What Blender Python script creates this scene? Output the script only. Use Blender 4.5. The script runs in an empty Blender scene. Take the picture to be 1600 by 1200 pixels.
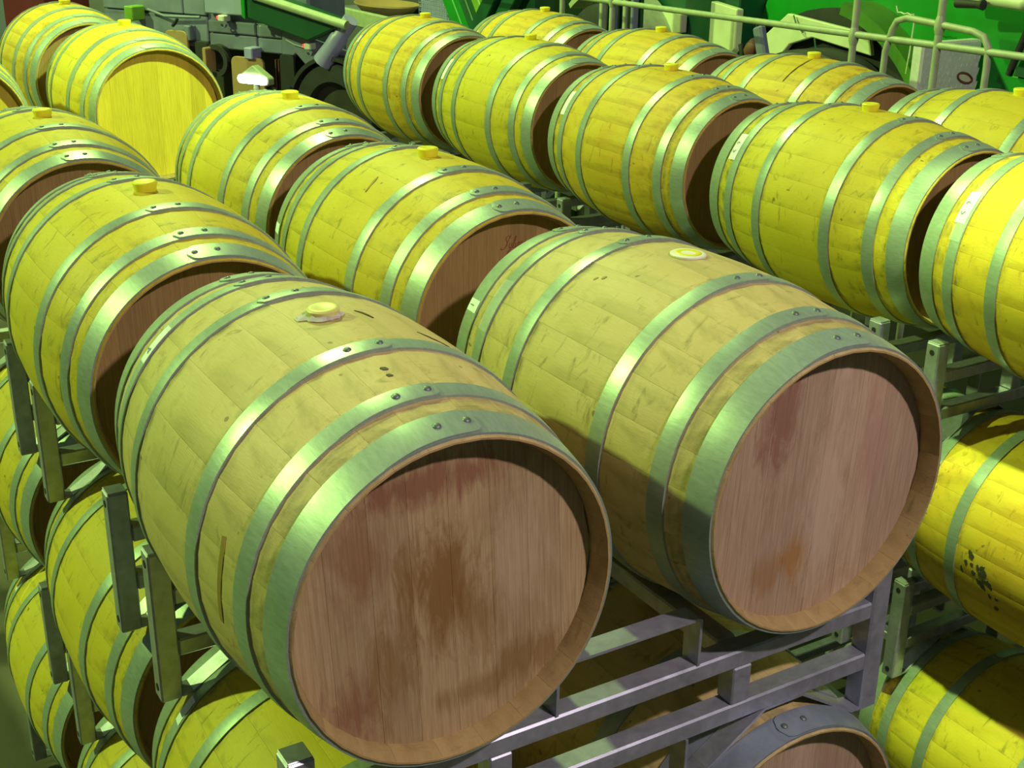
import bpy, bmesh, math, random
from mathutils import Vector, Matrix
random.seed(7)
D = bpy.data
SC = bpy.context.scene
COL = SC.collection
PI = math.pi

# ------------------------------------------------------------------ camera, world, lights, exposure
cam_d = D.cameras.new('camera'); cam = D.objects.new('camera', cam_d); COL.objects.link(cam)
yaw, pit, roll = .5425384, .3790706, .0126429
cy, sy, cp, sp = math.cos(yaw), math.sin(yaw), math.cos(pit), math.sin(pit)
fw = Vector((sy*cp, cy*cp, -sp)); rt = Vector((cy, -sy, 0)); up = rt.cross(fw)
c_, s_ = math.cos(roll), math.sin(roll)
rt, up = c_*rt + s_*up, -s_*rt + c_*up
M3 = Matrix((rt, up, -fw)).transposed()
cam.matrix_world = Matrix.Translation(Vector((-.836583, -2.023978, 1.070646))) @ M3.to_4x4()
cam_d.sensor_width = 36; cam_d.lens = 2008.679*36/1600; cam_d.clip_start = .02; cam_d.clip_end = 100
SC.camera = cam
SC.view_settings.view_transform = 'Standard'; SC.view_settings.look = 'None'
SC.view_settings.gamma = 1; SC.view_settings.use_curve_mapping = False
SC.view_settings.exposure = 0.08

w = D.worlds.new('hall_air'); SC.world = w; w.use_nodes = True
bg = w.node_tree.nodes['Background']; bg.inputs[0].default_value = (.85, 1.0, .80, 1); bg.inputs[1].default_value = .075

YG = (.64, 1.0, .25)
def lamp(name, loc, power, color, radius, target=None, cone=None, blend=.3):
    l = D.lights.new(name, 'SPOT' if cone else 'POINT'); l.energy = power; l.color = color; l.shadow_soft_size = radius
    o = D.objects.new(name, l); COL.objects.link(o); o.location = loc
    if cone:
        l.spot_size = math.radians(cone); l.spot_blend = blend
        o.rotation_euler = (Vector(target) - Vector(loc)).to_track_quat('-Z', 'Y').to_euler()
    return o
lamp('floodlight_left', (-8.5, 9.0, 7.4), 7000, YG, .2)
lamp('added_spot_aisle', (.5, 0, 6.0), 2900, YG, .1, (2.25, .05, -1.2), 15, .4)  # unseen narrow spot added to brighten the lower right barrels
lamp('added_spot_far_heads', (2.5, .3, 4.3), 2300, YG, .12, (.35, 3.8, 0), 27, .35)  # unseen spot added to brighten the far left yellow heads
lamp('floodlight_back', (1.6, 7.6, 6.2), 2200, YG, .12)
lamp('ceiling_lamp_front', (1.35, -4.05, 3.95), 790, (1.0, .82, .82), .12)

# ------------------------------------------------------------------ materials
def mat(name):
    m = D.materials.new(name); m.use_nodes = True
    nt = m.node_tree; b = nt.nodes['Principled BSDF']
    return m, nt, b
def N(nt, t, **kw):
    n = nt.nodes.new(t)
    for k, v in kw.items():
        if k.startswith('i_'):
            key = k[2:]; key = int(key) if key.isdigit() else key
            n.inputs[key].default_value = v
        else: setattr(n, k, v)
    return n
def mix(nt, fac, a, b, mode='MIX'):
    n = nt.nodes.new('ShaderNodeMix'); n.data_type = 'RGBA'; n.blend_type = mode
    for s, v in ((0, fac), (6, a), (7, b)):
        if hasattr(v, 'is_output'): nt.links.new(v, n.inputs[s])
        elif isinstance(v, (int, float)): n.inputs[s].default_value = v if s == 0 else (v, v, v, 1)
        else: n.inputs[s].default_value = (*v, 1)
    return n.outputs[2]
def mrange(nt, v, a, b, c=0., d=1.):
    n = nt.nodes.new('ShaderNodeMapRange'); nt.links.new(v, n.inputs[0])
    for i, x in enumerate((a, b, c, d)): n.inputs[i+1].default_value = x
    return n.outputs[0]
def coords(nt, scale, rand=0., src='Object', offset=(0, 0, 0)):
    tc = N(nt, 'ShaderNodeTexCoord'); v = tc.outputs[src]
    if rand:
        oi = N(nt, 'ShaderNodeObjectInfo'); s = N(nt, 'ShaderNodeVectorMath', operation='SCALE')
        s.inputs[0].default_value = (rand, rand*.73, rand*1.31); nt.links.new(oi.outputs['Random'], s.inputs['Scale'])
        a = N(nt, 'ShaderNodeVectorMath', operation='ADD'); nt.links.new(v, a.inputs[0]); nt.links.new(s.outputs[0], a.inputs[1]); v = a.outputs[0]
    mp = N(nt, 'ShaderNodeMapping'); mp.inputs['Scale'].default_value = scale; mp.inputs['Location'].default_value = offset
    nt.links.new(v, mp.inputs[0]); return mp.outputs[0]
def noise(nt, vec, scale, detail=3., rough=.55, dist=0.):
    n = N(nt, 'ShaderNodeTexNoise'); n.inputs['Scale'].default_value = scale; n.inputs['Detail'].default_value = detail
    n.inputs['Roughness'].default_value = rough; n.inputs['Distortion'].default_value = dist
    nt.links.new(vec, n.inputs['Vector']); return n.outputs[0]
def bump(nt, b, h, strength, dist):
    n = N(nt, 'ShaderNodeBump'); n.inputs['Strength'].default_value = strength; n.inputs['Distance'].default_value = dist
    nt.links.new(h, n.inputs['Height']); nt.links.new(n.outputs[0], b.inputs['Normal'])

def stave_mat(name, c1, c2, stain, stain_amt, seed):
    m, nt, b = mat(name)
    fine = noise(nt, coords(nt, (70, 5, 70), 9.), 6, 3)
    broad = noise(nt, coords(nt, (1, 1, 1), .25), 5, 3)
    smear = noise(nt, coords(nt, (9, 3.2, 9), 0, offset=(seed, seed*.7, seed*.3)), 1.2, 4, .65, .6)
    smear2 = noise(nt, coords(nt, (5, 12, 5), 5., offset=(seed*.2, seed, 0)), 2.2, 4, .7, 1.)
    oi = N(nt, 'ShaderNodeObjectInfo')
    col = mix(nt, mrange(nt, broad, .3, .7), c1, c2)
    col = mix(nt, mrange(nt, fine, .35, .75, 0, .22), col, (c2[0]*.62, c2[1]*.58, c2[2]*.5))
    v = mrange(nt, oi.outputs['Random'], 0, 1, .975, 1.02)
    hs = N(nt, 'ShaderNodeHueSaturation'); nt.links.new(col, hs.inputs['Color']); nt.links.new(v, hs.inputs['Value']); col = hs.outputs[0]
    col = mix(nt, mrange(nt, smear, .50, .74, 0, stain_amt), col, stain)
    col = mix(nt, mrange(nt, smear2, .58, .72, 0, stain_amt*.9), col, (stain[0]*.6, stain[1]*.6, stain[2]*.6))
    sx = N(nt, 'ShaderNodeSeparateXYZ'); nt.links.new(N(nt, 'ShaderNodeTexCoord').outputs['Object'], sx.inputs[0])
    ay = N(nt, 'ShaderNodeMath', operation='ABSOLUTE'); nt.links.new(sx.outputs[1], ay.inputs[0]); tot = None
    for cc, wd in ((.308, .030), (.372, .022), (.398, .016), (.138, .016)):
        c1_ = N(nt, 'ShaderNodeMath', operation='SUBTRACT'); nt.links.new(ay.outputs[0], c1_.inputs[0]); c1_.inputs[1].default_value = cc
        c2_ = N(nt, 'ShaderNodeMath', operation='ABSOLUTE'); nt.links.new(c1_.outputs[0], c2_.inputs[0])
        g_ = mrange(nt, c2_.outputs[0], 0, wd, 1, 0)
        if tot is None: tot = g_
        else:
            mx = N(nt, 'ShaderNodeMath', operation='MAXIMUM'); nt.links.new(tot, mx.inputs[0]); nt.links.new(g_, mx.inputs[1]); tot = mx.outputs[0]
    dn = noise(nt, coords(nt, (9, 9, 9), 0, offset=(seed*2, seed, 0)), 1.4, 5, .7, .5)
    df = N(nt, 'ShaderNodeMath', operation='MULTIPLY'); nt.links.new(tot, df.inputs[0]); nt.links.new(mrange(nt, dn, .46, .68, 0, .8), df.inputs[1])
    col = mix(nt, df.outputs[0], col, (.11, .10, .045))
    sp = noise(nt, coords(nt, (40, 28, 40), 7.), 1, 1)
    col = mix(nt, mrange(nt, sp, .76, .80, 0, .7), col, (.10, .08, .03))
    nt.links.new(col, b.inputs['Base Color']); b.inputs['Roughness'].default_value = .58; b.inputs['Specular IOR Level'].default_value = .3
    bump(nt, b, fine, .25, .0012)
    return m
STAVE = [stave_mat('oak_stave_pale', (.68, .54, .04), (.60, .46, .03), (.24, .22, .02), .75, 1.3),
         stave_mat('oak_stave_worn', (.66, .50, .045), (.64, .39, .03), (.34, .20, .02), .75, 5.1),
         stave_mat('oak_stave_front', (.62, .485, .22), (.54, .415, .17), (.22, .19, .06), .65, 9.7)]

def head_mat(name, c1, c2, stain, amt, thr, seed, rgh=.6, blobs=()):
    m, nt, b = mat(name)
    grain = noise(nt, coords(nt, (55, 1, 2.2), 5.), 3.2, 4, .6, .3)
    fine = noise(nt, coords(nt, (210, 1, 6), 8.), 1.6, 4, .65, .4)
    st = noise(nt, coords(nt, (3.4, 1, 2.2), 0, offset=(seed, 0, seed*.6)), 1.6, 5, .62, .9)
    st2 = noise(nt, coords(nt, (14, 1, 3.0), 0, offset=(seed*.4, 0, seed)), 1.3, 4, .6, .6)
    oi = N(nt, 'ShaderNodeObjectInfo')
    col = mix(nt, mrange(nt, grain, .3, .7), c1, c2)
    col = mix(nt, mrange(nt, fine, .42, .72, 0, .55), col, (c2[0]*.55, c2[1]*.5, c2[2]*.45))
    hs = N(nt, 'ShaderNodeHueSaturation'); nt.links.new(col, hs.inputs['Color'])
    nt.links.new(mrange(nt, oi.outputs['Random'], 0, 1, .86, 1.10), hs.inputs['Value']); col = hs.outputs[0]
    f = N(nt, 'ShaderNodeMath', operation='MULTIPLY'); nt.links.new(mrange(nt, st, thr, thr+.16), f.inputs[0]); nt.links.new(mrange(nt, st2, .30, .62, .25, amt), f.inputs[1])
    col = mix(nt, f.outputs[0], col, stain)
    for (cx, cz, rx, rz, bc, ba) in blobs:
        v = coords(nt, (1/rx, 0, 1/rz), 0, offset=(-cx/rx, 0, -cz/rz))
        ln = N(nt, 'ShaderNodeVectorMath', operation='LENGTH'); nt.links.new(v, ln.inputs[0])
        ad = N(nt, 'ShaderNodeMath', operation='ADD'); nt.links.new(ln.outputs['Value'], ad.inputs[0])
        nz = noise(nt, coords(nt, (38, 1, 9), 0, offset=(cx*40, 0, cz*30)), 1.0, 5, .7, .8); nt.links.new(mrange(nt, nz, .3, .7, -.55, .55), ad.inputs[1])
        col = mix(nt, mrange(nt, ad.outputs[0], 1.05, .35, 0, ba), col, bc)
    nt.links.new(col, b.inputs['Base Color']); b.inputs['Roughness'].default_value = rgh; b.inputs['Specular IOR Level'].default_value = .25
    bump(nt, b, grain, .3, .0015)
    return m
BRN, RSS, PALE = (.21, .105, .025), (.22, .085, .05), (.56, .42, .30)
HEAD_A = head_mat('head_board_stained', (.47, .35, .19), (.39, .275, .14), (.24, .13, .05), .5, .54, 3.1, blobs=(
    (-.02, .02, .085, .13, BRN, .85), (.05, -.05, .05, .10, BRN, .6), (-.11, -.10, .05, .10, BRN, .6), (-.19, -.16, .05, .09, RSS, .7), (-.03, .205, .17, .045, RSS, .8), (.15, -.17, .10, .05, BRN, .6), (.04, -.20, .10, .03, BRN, .5), (-.15, .11, .06, .09, RSS, .45), (.13, .03, .07, .12, PALE, .35)))
HEAD_B = head_mat('head_board_bleached', (.50, .37, .25), (.42, .29, .19), (.30, .17, .08), .5, .56, 6.4, blobs=(
    (-.115, .17, .05, .16, RSS, .7), (-.03, -.16, .045, .06, (.36, .17, .04), .75), (-.10, -.17, .05, .05, (.30, .16, .06), .6), (.03, -.02, .06, .26, PALE, .6), (.14, .06, .05, .15, (.40, .22, .17), .6)))
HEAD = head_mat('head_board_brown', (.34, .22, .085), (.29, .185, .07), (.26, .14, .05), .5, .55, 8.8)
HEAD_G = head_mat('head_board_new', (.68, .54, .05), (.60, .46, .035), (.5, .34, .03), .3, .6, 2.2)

def steel_mat(name, base, rough, metal, amt, scale, vec=(1, 1, 1)):
    m, nt, b = mat(name)
    n1 = noise(nt, coords(nt, vec, 4.), scale, 4, .6, .4)
    n2 = noise(nt, coords(nt, (1, 1, 1), 9.), 4, 3)
    col = mix(nt, mrange(nt, n1, .3, .7), [c*(1-amt) for c in base], [min(1, c*(1+amt)) for c in base])
    nt.links.new(col, b.inputs['Base Color']); b.inputs['Metallic'].default_value = metal
    nt.links.new(mrange(nt, n2, .3, .7, rough-.07, rough+.1), b.inputs['Roughness'])
    bump(nt, b, n1, .08, .002)
    return m
HOOP = steel_mat('galvanised_hoop', (.32, .40, .34), .40, .42, .12, 22, (6, 1.2, 6))
HOOP_DARK = steel_mat('dull_blue_hoop', (.30, .36, .42), .5, .6, .15, 20)
RACK = steel_mat('galvanised_tube', (.40, .42, .50), .36, .6, .2, 26)
RIVET = steel_mat('rivet_steel', (.17, .20, .19), .5, .7, .1, 30)

def plain(name, c, rough=.5, metal=0., var=.12, scale=8., bumpy=0., emit=None, es=0., trans=0.):
    m, nt, b = mat(name)
    n = noise(nt, coords(nt, (1, 1, 1), 3.), scale, 4)
    col = mix(nt, mrange(nt, n, .3, .7), [x*(1-var) for x in c], [min(1, x*(1+var)) for x in c])
    nt.links.new(col, b.inputs['Base Color']); b.inputs['Roughness'].default_value = rough; b.inputs['Metallic'].default_value = metal
    if bumpy: bump(nt, b, n, bumpy, .01)
    if emit: b.inputs['Emission Color'].default_value = (*emit, 1); b.inputs['Emission Strength'].default_value = es
    if trans: b.inputs['Transmission Weight'].default_value = trans
    return m
BUNG = plain('yellow_silicone', (.80, .74, .03), .35)
BUNG_PALE = plain('pale_silicone', (.72, .68, .22), .4)
COLLAR = plain('pale_collar', (.80, .80, .66), .4)
CLOTH = plain('torn_bung_cloth', (.90, .88, .80), .8)
PAPER = plain('paper_label', (.80, .88, .98), .6, var=.04)
INK = plain('blue_ink', (.10, .14, .26), .6)
BRAND = plain('burnt_brand_ink', (.22, .05, .02), .7)
HOLE = plain('painted_hole_dark', (.01, .01, .01), .9)
TAPE, nt_, b_ = mat('clear_tape')
b_.inputs['Base Color'].default_value = (.8, .85, .85, 1); b_.inputs['Roughness'].default_value = .12; b_.inputs['Alpha'].default_value = .16
FLOORM = plain('wet_concrete', (.085, .075, .05), .45, var=.35, scale=1.4, bumpy=.2)
WALLM = plain('grey_plaster', (.16, .17, .16), .8, var=.2, scale=2.)

# ------------------------------------------------------------------ mesh helpers
def obj(name, me, parent=None, loc=(0, 0, 0), rot=(0, 0, 0), m=None):
    if isinstance(me, bmesh.types.BMesh):
        bm = me; me = D.meshes.new(name); bm.normal_update(); bm.to_mesh(me); bm.free()
        if m: me.materials.append(m)
    o = D.objects.new(name, me); COL.objects.link(o); o.parent = parent; o.location = loc; o.rotation_euler = rot
    return o
def root(name, loc, label, cat, group=None, rz=0.):
    o = D.objects.new(name, None); COL.objects.link(o); o.location = loc; o.rotation_euler = (0, 0, rz)
    o.empty_display_size = .1; o['label'] = label; o['category'] = cat
    if group: o['group'] = group
    return o
def tag(o, label, cat, group=None):
    o['label'] = label; o['category'] = cat
    if group: o['group'] = group
    return o
def smooth(bm, ang=35):
    for f in bm.faces: f.smooth = True
    for e in bm.edges:
        if len(e.link_faces) == 2 and e.calc_face_angle(0) > math.radians(ang): e.smooth = False
def box(bm, x0, x1, y0, y1, z0, z1, bev=0.):
    vs = [bm.verts.new((x, y, z)) for x in (x0, x1) for y in (y0, y1) for z in (z0, z1)]
    fs = [(0, 1, 3, 2), (4, 6, 7, 5), (0, 4, 5, 1), (2, 3, 7, 6), (0, 2, 6, 4), (1, 5, 7, 3)]
    faces = [bm.faces.new([vs[i] for i in f]) for f in fs]
    if bev:
        es = list({e for f in faces for e in f.edges})
        bmesh.ops.bevel(bm, geom=es, offset=bev, segments=1, affect='EDGES')
def boxo(name, dims, m, parent=None, bev=.002, loc=(0, 0, 0), rot=(0, 0, 0)):
    bm = bmesh.new(); box(bm, *dims, bev); return obj(name, bm, parent, loc, rot, m)
def tube(bm, pts, r, seg=10, cap=True, radii=None):
    pts = [Vector(p) for p in pts]; rings = []
    t0 = (pts[1]-pts[0]).normalized(); ref = Vector((0, 0, 1)) if abs(t0.z) < .9 else Vector((1, 0, 0))
    n = t0.cross(ref).normalized()
    for i, p in enumerate(pts):
        a = pts[max(i-1, 0)]; b = pts[min(i+1, len(pts)-1)]; t = (b-a).normalized()
        n = (n - t*n.dot(t)).normalized(); bb = t.cross(n)
        rr = radii[i] if radii else r
        rings.append([bm.verts.new(p + rr*(math.cos(2*PI*k/seg)*n + math.sin(2*PI*k/seg)*bb)) for k in range(seg)])
    for A, B in zip(rings, rings[1:]):
        for k in range(seg): bm.faces.new((A[k], A[(k+1) % seg], B[(k+1) % seg], B[k]))
    if cap: bm.faces.new(rings[0][::-1]); bm.faces.new(rings[-1])
def tubeo(name, pts, r, m, parent=None, seg=10, radii=None, loc=(0, 0, 0), rot=(0, 0, 0)):
    bm = bmesh.new(); tube(bm, pts, r, seg, True, radii); bmesh.ops.recalc_face_normals(bm, faces=bm.faces); smooth(bm, 50); return obj(name, bm, parent, loc, rot, m)
def lathe(bm, prof, seg=20):      # prof: (r, z), around Z
    rings = [[bm.verts.new((r*math.cos(2*PI*k/seg), r*math.sin(2*PI*k/seg), z)) for k in range(seg)] for r, z in prof]
    for A, B in zip(rings, rings[1:]):
        for k in range(seg): bm.faces.new((A[k], A[(k+1) % seg], B[(k+1) % seg], B[k]))
    bm.faces.new(rings[0][::-1]); bm.faces.new(rings[-1])
    bmesh.ops.recalc_face_normals(bm, faces=bm.faces)
def prism(bm, poly, y0, y1):      # poly in (x, z), extruded along y
    a = [bm.verts.new((x, y0, z)) for x, z in poly]; b = [bm.verts.new((x, y1, z)) for x, z in poly]
    bm.faces.new(a); bm.faces.new(b[::-1]); n = len(poly)
    for i in range(n): bm.faces.new((a[i], b[i], b[(i+1) % n], a[(i+1) % n]))
    bmesh.ops.recalc_face_normals(bm, faces=bm.faces)
def prismo(name, poly, y0, y1, m, parent=None, bev=0.):
    bm = bmesh.new(); prism(bm, poly, y0, y1)
    if bev: bmesh.ops.bevel(bm, geom=list(bm.edges), offset=bev, segments=1, affect='EDGES')
    return obj(name, bm, parent, m=m)

# ------------------------------------------------------------------ setting
FZ = -2.315
bm = bmesh.new(); box(bm, -8, 9, -6, 14, FZ-.1, FZ); o = obj('floor', bm, m=FLOORM); o['kind'] = 'structure'
bm = bmesh.new(); box(bm, -8, 9, 14, 14.2, FZ, 5); o = obj('wall_back', bm, m=WALLM); o['kind'] = 'structure'
bm = bmesh.new(); box(bm, 9, 9.2, -6, 14, FZ, 5); o = obj('wall_right', bm, m=WALLM); o['kind'] = 'structure'

# ------------------------------------------------------------------ barrel pieces (shared meshes)
HL, RB, RE, TH = .4725, .340, .2856, .027
def prof(a): return RB - (RB-RE)*(a/HL)**2
CHIME = stave_mat('weathered_chime', (.47, .35, .15), (.40, .28, .11), (.18, .11, .05), .5, 4.4)
def stave_mesh(wdeg, m):
    bm = bmesh.new(); hw = math.radians(wdeg)/2
    st = [-HL, -HL+.004] + [-.44+.88*i/12 for i in range(13)] + [HL-.004, HL]
    rows = []
    for i, a in enumerate(st):
        r = prof(a); ri = r-TH
        if abs(a) > .429: ri = r-TH + (.0215)*(abs(a)-.429)/.044
        if i in (0, len(st)-1): r -= .0025
        g = .00015/r; e = .0022/r; row = []
        for th, rr in ((-hw+g, r-.0003), (-hw+g+e, r), (0, r), (hw-g-e, r), (hw-g, r-.0003), (hw-g, ri), (0, ri), (-hw+g, ri)):
            row.append(bm.verts.new((rr*math.sin(th), a, rr*math.cos(th))))
        rows.append(row)
    for A, B in zip(rows, rows[1:]):
        for k in range(8): bm.faces.new((A[k], A[(k+1) % 8], B[(k+1) % 8], B[k]))
    bm.faces.new(rows[0]); bm.faces.new(rows[-1][::-1])
    bmesh.ops.recalc_face_normals(bm, faces=bm.faces); smooth(bm, 32)
    for f in bm.faces:
        c = f.calc_center_median(); n = f.normal; ax = Vector((c.x, 0, c.z)).normalized()
        if (n.dot(ax) < -.5) or (abs(n.y) > .7): f.material_index = 1
    me = D.meshes.new('stave'); bm.to_mesh(me); bm.free(); me.materials.append(m); me.materials.append(CHIME); return me
STM = {}
def stave_me(wd, k):
    if (wd, k) not in STM: STM[wd, k] = stave_mesh(wd, STAVE[k])
    return STM[wd, k]

HR, HY = .2725, -.4285
CUTS = [-.2725, -.205, -.130, -.062, .008, .082, .150, .212, .2725]
def board_mesh(x0, x1, m):
    bm = bmesh.new(); g = .0001; x0 += g; x1 -= g
    xs = [x0+(x1-x0)*i/4 for i in range(5)]
    zt = [math.sqrt(max(HR*HR-x*x, 0)) for x in xs]
    poly = [(x, z) for x, z in zip(xs, zt)] + [(x, -z) for x, z in reversed(list(zip(xs, zt)))]
    cl = []
    for p in poly:
        if not cl or (abs(p[0]-cl[-1][0]) + abs(p[1]-cl[-1][1])) > 1e-5: cl.append(p)
    if abs(cl[0][0]-cl[-1][0]) + abs(cl[0][1]-cl[-1][1]) < 1e-5: cl.pop()
    cx = (x0+x1)/2; n = len(cl)
    f = [bm.verts.new((cx+(x-cx)*.994, HY, z)) for x, z in cl]
    s = [bm.verts.new((x, HY+.0003, z)) for x, z in cl]
    b = [bm.verts.new((x, HY+.02, z)) for x, z in cl]
    bm.faces.new(f); bm.faces.new(b[::-1])
    for A, B in ((f, s), (s, b)):
        for i in range(n): bm.faces.new((A[i], A[(i+1) % n], B[(i+1) % n], B[i]))
    bmesh.ops.recalc_face_normals(bm, faces=bm.faces)
    me = D.meshes.new('head_board'); bm.to_mesh(me); bm.free(); me.materials.append(m); return me
BDM = {}
def boards(m):
    if m.name not in BDM: BDM[m.name] = [board_mesh(a, b, m) for a, b in zip(CUTS, CUTS[1:])]
    return BDM[m.name]
def disc_mesh(name, m):
    bm = bmesh.new(); v0 = []; v1 = []
    for k in range(40):
        t = 2*PI*k/40; v0.append(bm.verts.new((HR*math.cos(t), -HY-.02, HR*math.sin(t)))); v1.append(bm.verts.new((HR*math.cos(t), -HY, HR*math.sin(t))))
    bm.faces.new(v0); bm.faces.new(v1[::-1])
    for k in range(40): bm.faces.new((v0[k], v0[(k+1) % 40], v1[(k+1) % 40], v1[k]))
    bmesh.ops.recalc_face_normals(bm, faces=bm.faces)
    me = D.meshes.new(name); bm.to_mesh(me); bm.free(); me.materials.append(m); return me
REAR = disc_mesh('rear_head', HEAD)

HOOPS = [('head_hoop', .408, .4685), ('quarter_hoop', .320, .360), ('bilge_hoop', .146, .186)]
HT = .0042
def hoop_mesh(a0, a1, sgn, end, m):
    """ring with a lap joint near the top whose free end points left (end=-1) or right (+1)"""
    bm = bmesh.new(); SEG = 120; nr = 3
    ring = []
    for k in range(SEG):
        t = 2*PI*k/SEG; col = []
        for i in range(nr+1):
            a = a0+(a1-a0)*i/nr; r = prof(a)
            if i in (0, nr): col.append(bm.verts.new(((r-.001)*math.sin(t), sgn*a, (r-.001)*math.cos(t))))
            e = .0006 if i in (0, nr) else 0
            col.append(bm.verts.new(((r+HT-e)*math.sin(t), sgn*a, (r+HT-e)*math.cos(t))))
        c = [col[0], col[1]] + col[2:2+nr-1] + [col[-1], col[-2]]
        ring.append(c)
    for k in range(SEG):
        A, B = ring[k], ring[(k+1) % SEG]
        for i in range(len(A)-1): bm.faces.new((A[i], A[i+1], B[i+1], B[i]))
    # lap plate
    wdt = a1-a0; rm = prof((a0+a1)/2); L = .17; nst = 22; cols = []
    for i in range(nst+1):
        s = i/nst; t = -.42 + (L+.42)*s
        dist = (L-t)*rm; rad = wdt*.42
        cut = 0 if dist > rad else rad - math.sqrt(max(rad*rad-(rad-dist)**2, 0))
        if end > 0: cut *= .45
        lo, hi = a0+cut+.0008, a1-cut-.0008
        off = HT + .0032*min(1, s/.35)
        row = []
        for q in range(5):
            a = lo+(hi-lo)*q/4; r = prof(a)+off-(.0006 if q in (0, 4) else 0)
            row.append((r, a, t))
        cols.append(row)
    vt = [[bm.verts.new((r*math.sin(end*t), sgn*a, r*math.cos(end*t))) for r, a, t in row] for row in cols]
    vb = [[bm.verts.new(((prof(a)+HT-.0003)*math.sin(end*t), sgn*a, (prof(a)+HT-.0003)*math.cos(end*t))) for r, a, t in (row[0], row[-1])] for row in cols]
    for i in range(nst):
        for q in range(4): bm.faces.new((vt[i][q], vt[i+1][q], vt[i+1][q+1], vt[i][q+1]))
        bm.faces.new((vt[i][0], vb[i][0], vb[i+1][0], vt[i+1][0])); bm.faces.new((vt[i][4], vt[i+1][4], vb[i+1][1], vb[i][1]))
    bm.faces.new([vt[nst][q] for q in range(5)] + [vb[nst][1], vb[nst][0]])
    bmesh.ops.recalc_face_normals(bm, faces=bm.faces); smooth(bm, 40)
    me = D.meshes.new('hoop'); bm.to_mesh(me); bm.free(); me.materials.append(m); return me
HPM = {}
def hoop_me(i, sgn, end, m):
    k = (i, sgn, end, m.name)
    if k not in HPM: HPM[k] = hoop_mesh(HOOPS[i][1], HOOPS[i][2], sgn, end, m)
    return HPM[k]
bm = bmesh.new(); lathe(bm, [(.0075, -.002), (.0075, .001), (.0058, .0032), (.0025, .0042)], 10); smooth(bm, 60)
RVM = D.meshes.new('rivet'); bm.to_mesh(RVM); bm.free(); RVM.materials.append(RIVET)
def bung_mesh(h, m):
    bm = bmesh.new(); lathe(bm, [(.024, -.02), (.0265, 0), (.030, h-.004), (.0270, h-.001), (.022, h), (.014, h-.0025)], 22); smooth(bm, 40)
    me = D.meshes.new('bung'); bm.to_mesh(me); bm.free(); me.materials.append(m); return me
BGM = {'tall': bung_mesh(.023, BUNG), 'low': bung_mesh(.016, BUNG_PALE), 'flush': bung_mesh(.006, BUNG)}
def patch_mesh(t0, t1, a0, a1, m, lift=.0045, skew=0., nseg=8):
    bm = bmesh.new(); top = []; bot = []
    for i in range(nseg+1):
        t = t0+(t1-t0)*i/nseg
        for L, dz in ((top, lift+.0006), (bot, lift)):
            L.append([bm.verts.new(((prof(a)+dz)*math.sin(t+skew*(q-.5)), a, (prof(a)+dz)*math.cos(t+skew*(q-.5)))) for q, a in enumerate((a0, a1))])
    for i in range(nseg):
        bm.faces.new((top[i][0], top[i+1][0], top[i+1][1], top[i][1])); bm.faces.new((bot[i][0], bot[i][1], bot[i+1][1], bot[i+1][0]))
        for q in (0, 1): bm.faces.new((top[i][q], top[i+1][q], bot[i+1][q], bot[i][q]))
    for i in (0, nseg): bm.faces.new((top[i][0], top[i][1], bot[i][1], bot[i][0]))
    bmesh.ops.recalc_face_normals(bm, faces=bm.faces)
    me = D.meshes.new('paper_label'); bm.to_mesh(me); bm.free(); me.materials.append(m); return me
def text_mesh(s, size, m):
    c = D.curves.new('writing', 'FONT'); c.body = s; c.size = size; c.align_x = 'CENTER'; c.align_y = 'CENTER'; c.extrude = .0002
    o = D.objects.new('tmp', c); COL.objects.link(o)
    me = D.meshes.new_from_object(o.evaluated_get(bpy.context.evaluated_depsgraph_get()))
    D.objects.remove(o); D.curves.remove(c); me.materials.clear(); me.materials.append(m); return me

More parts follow.
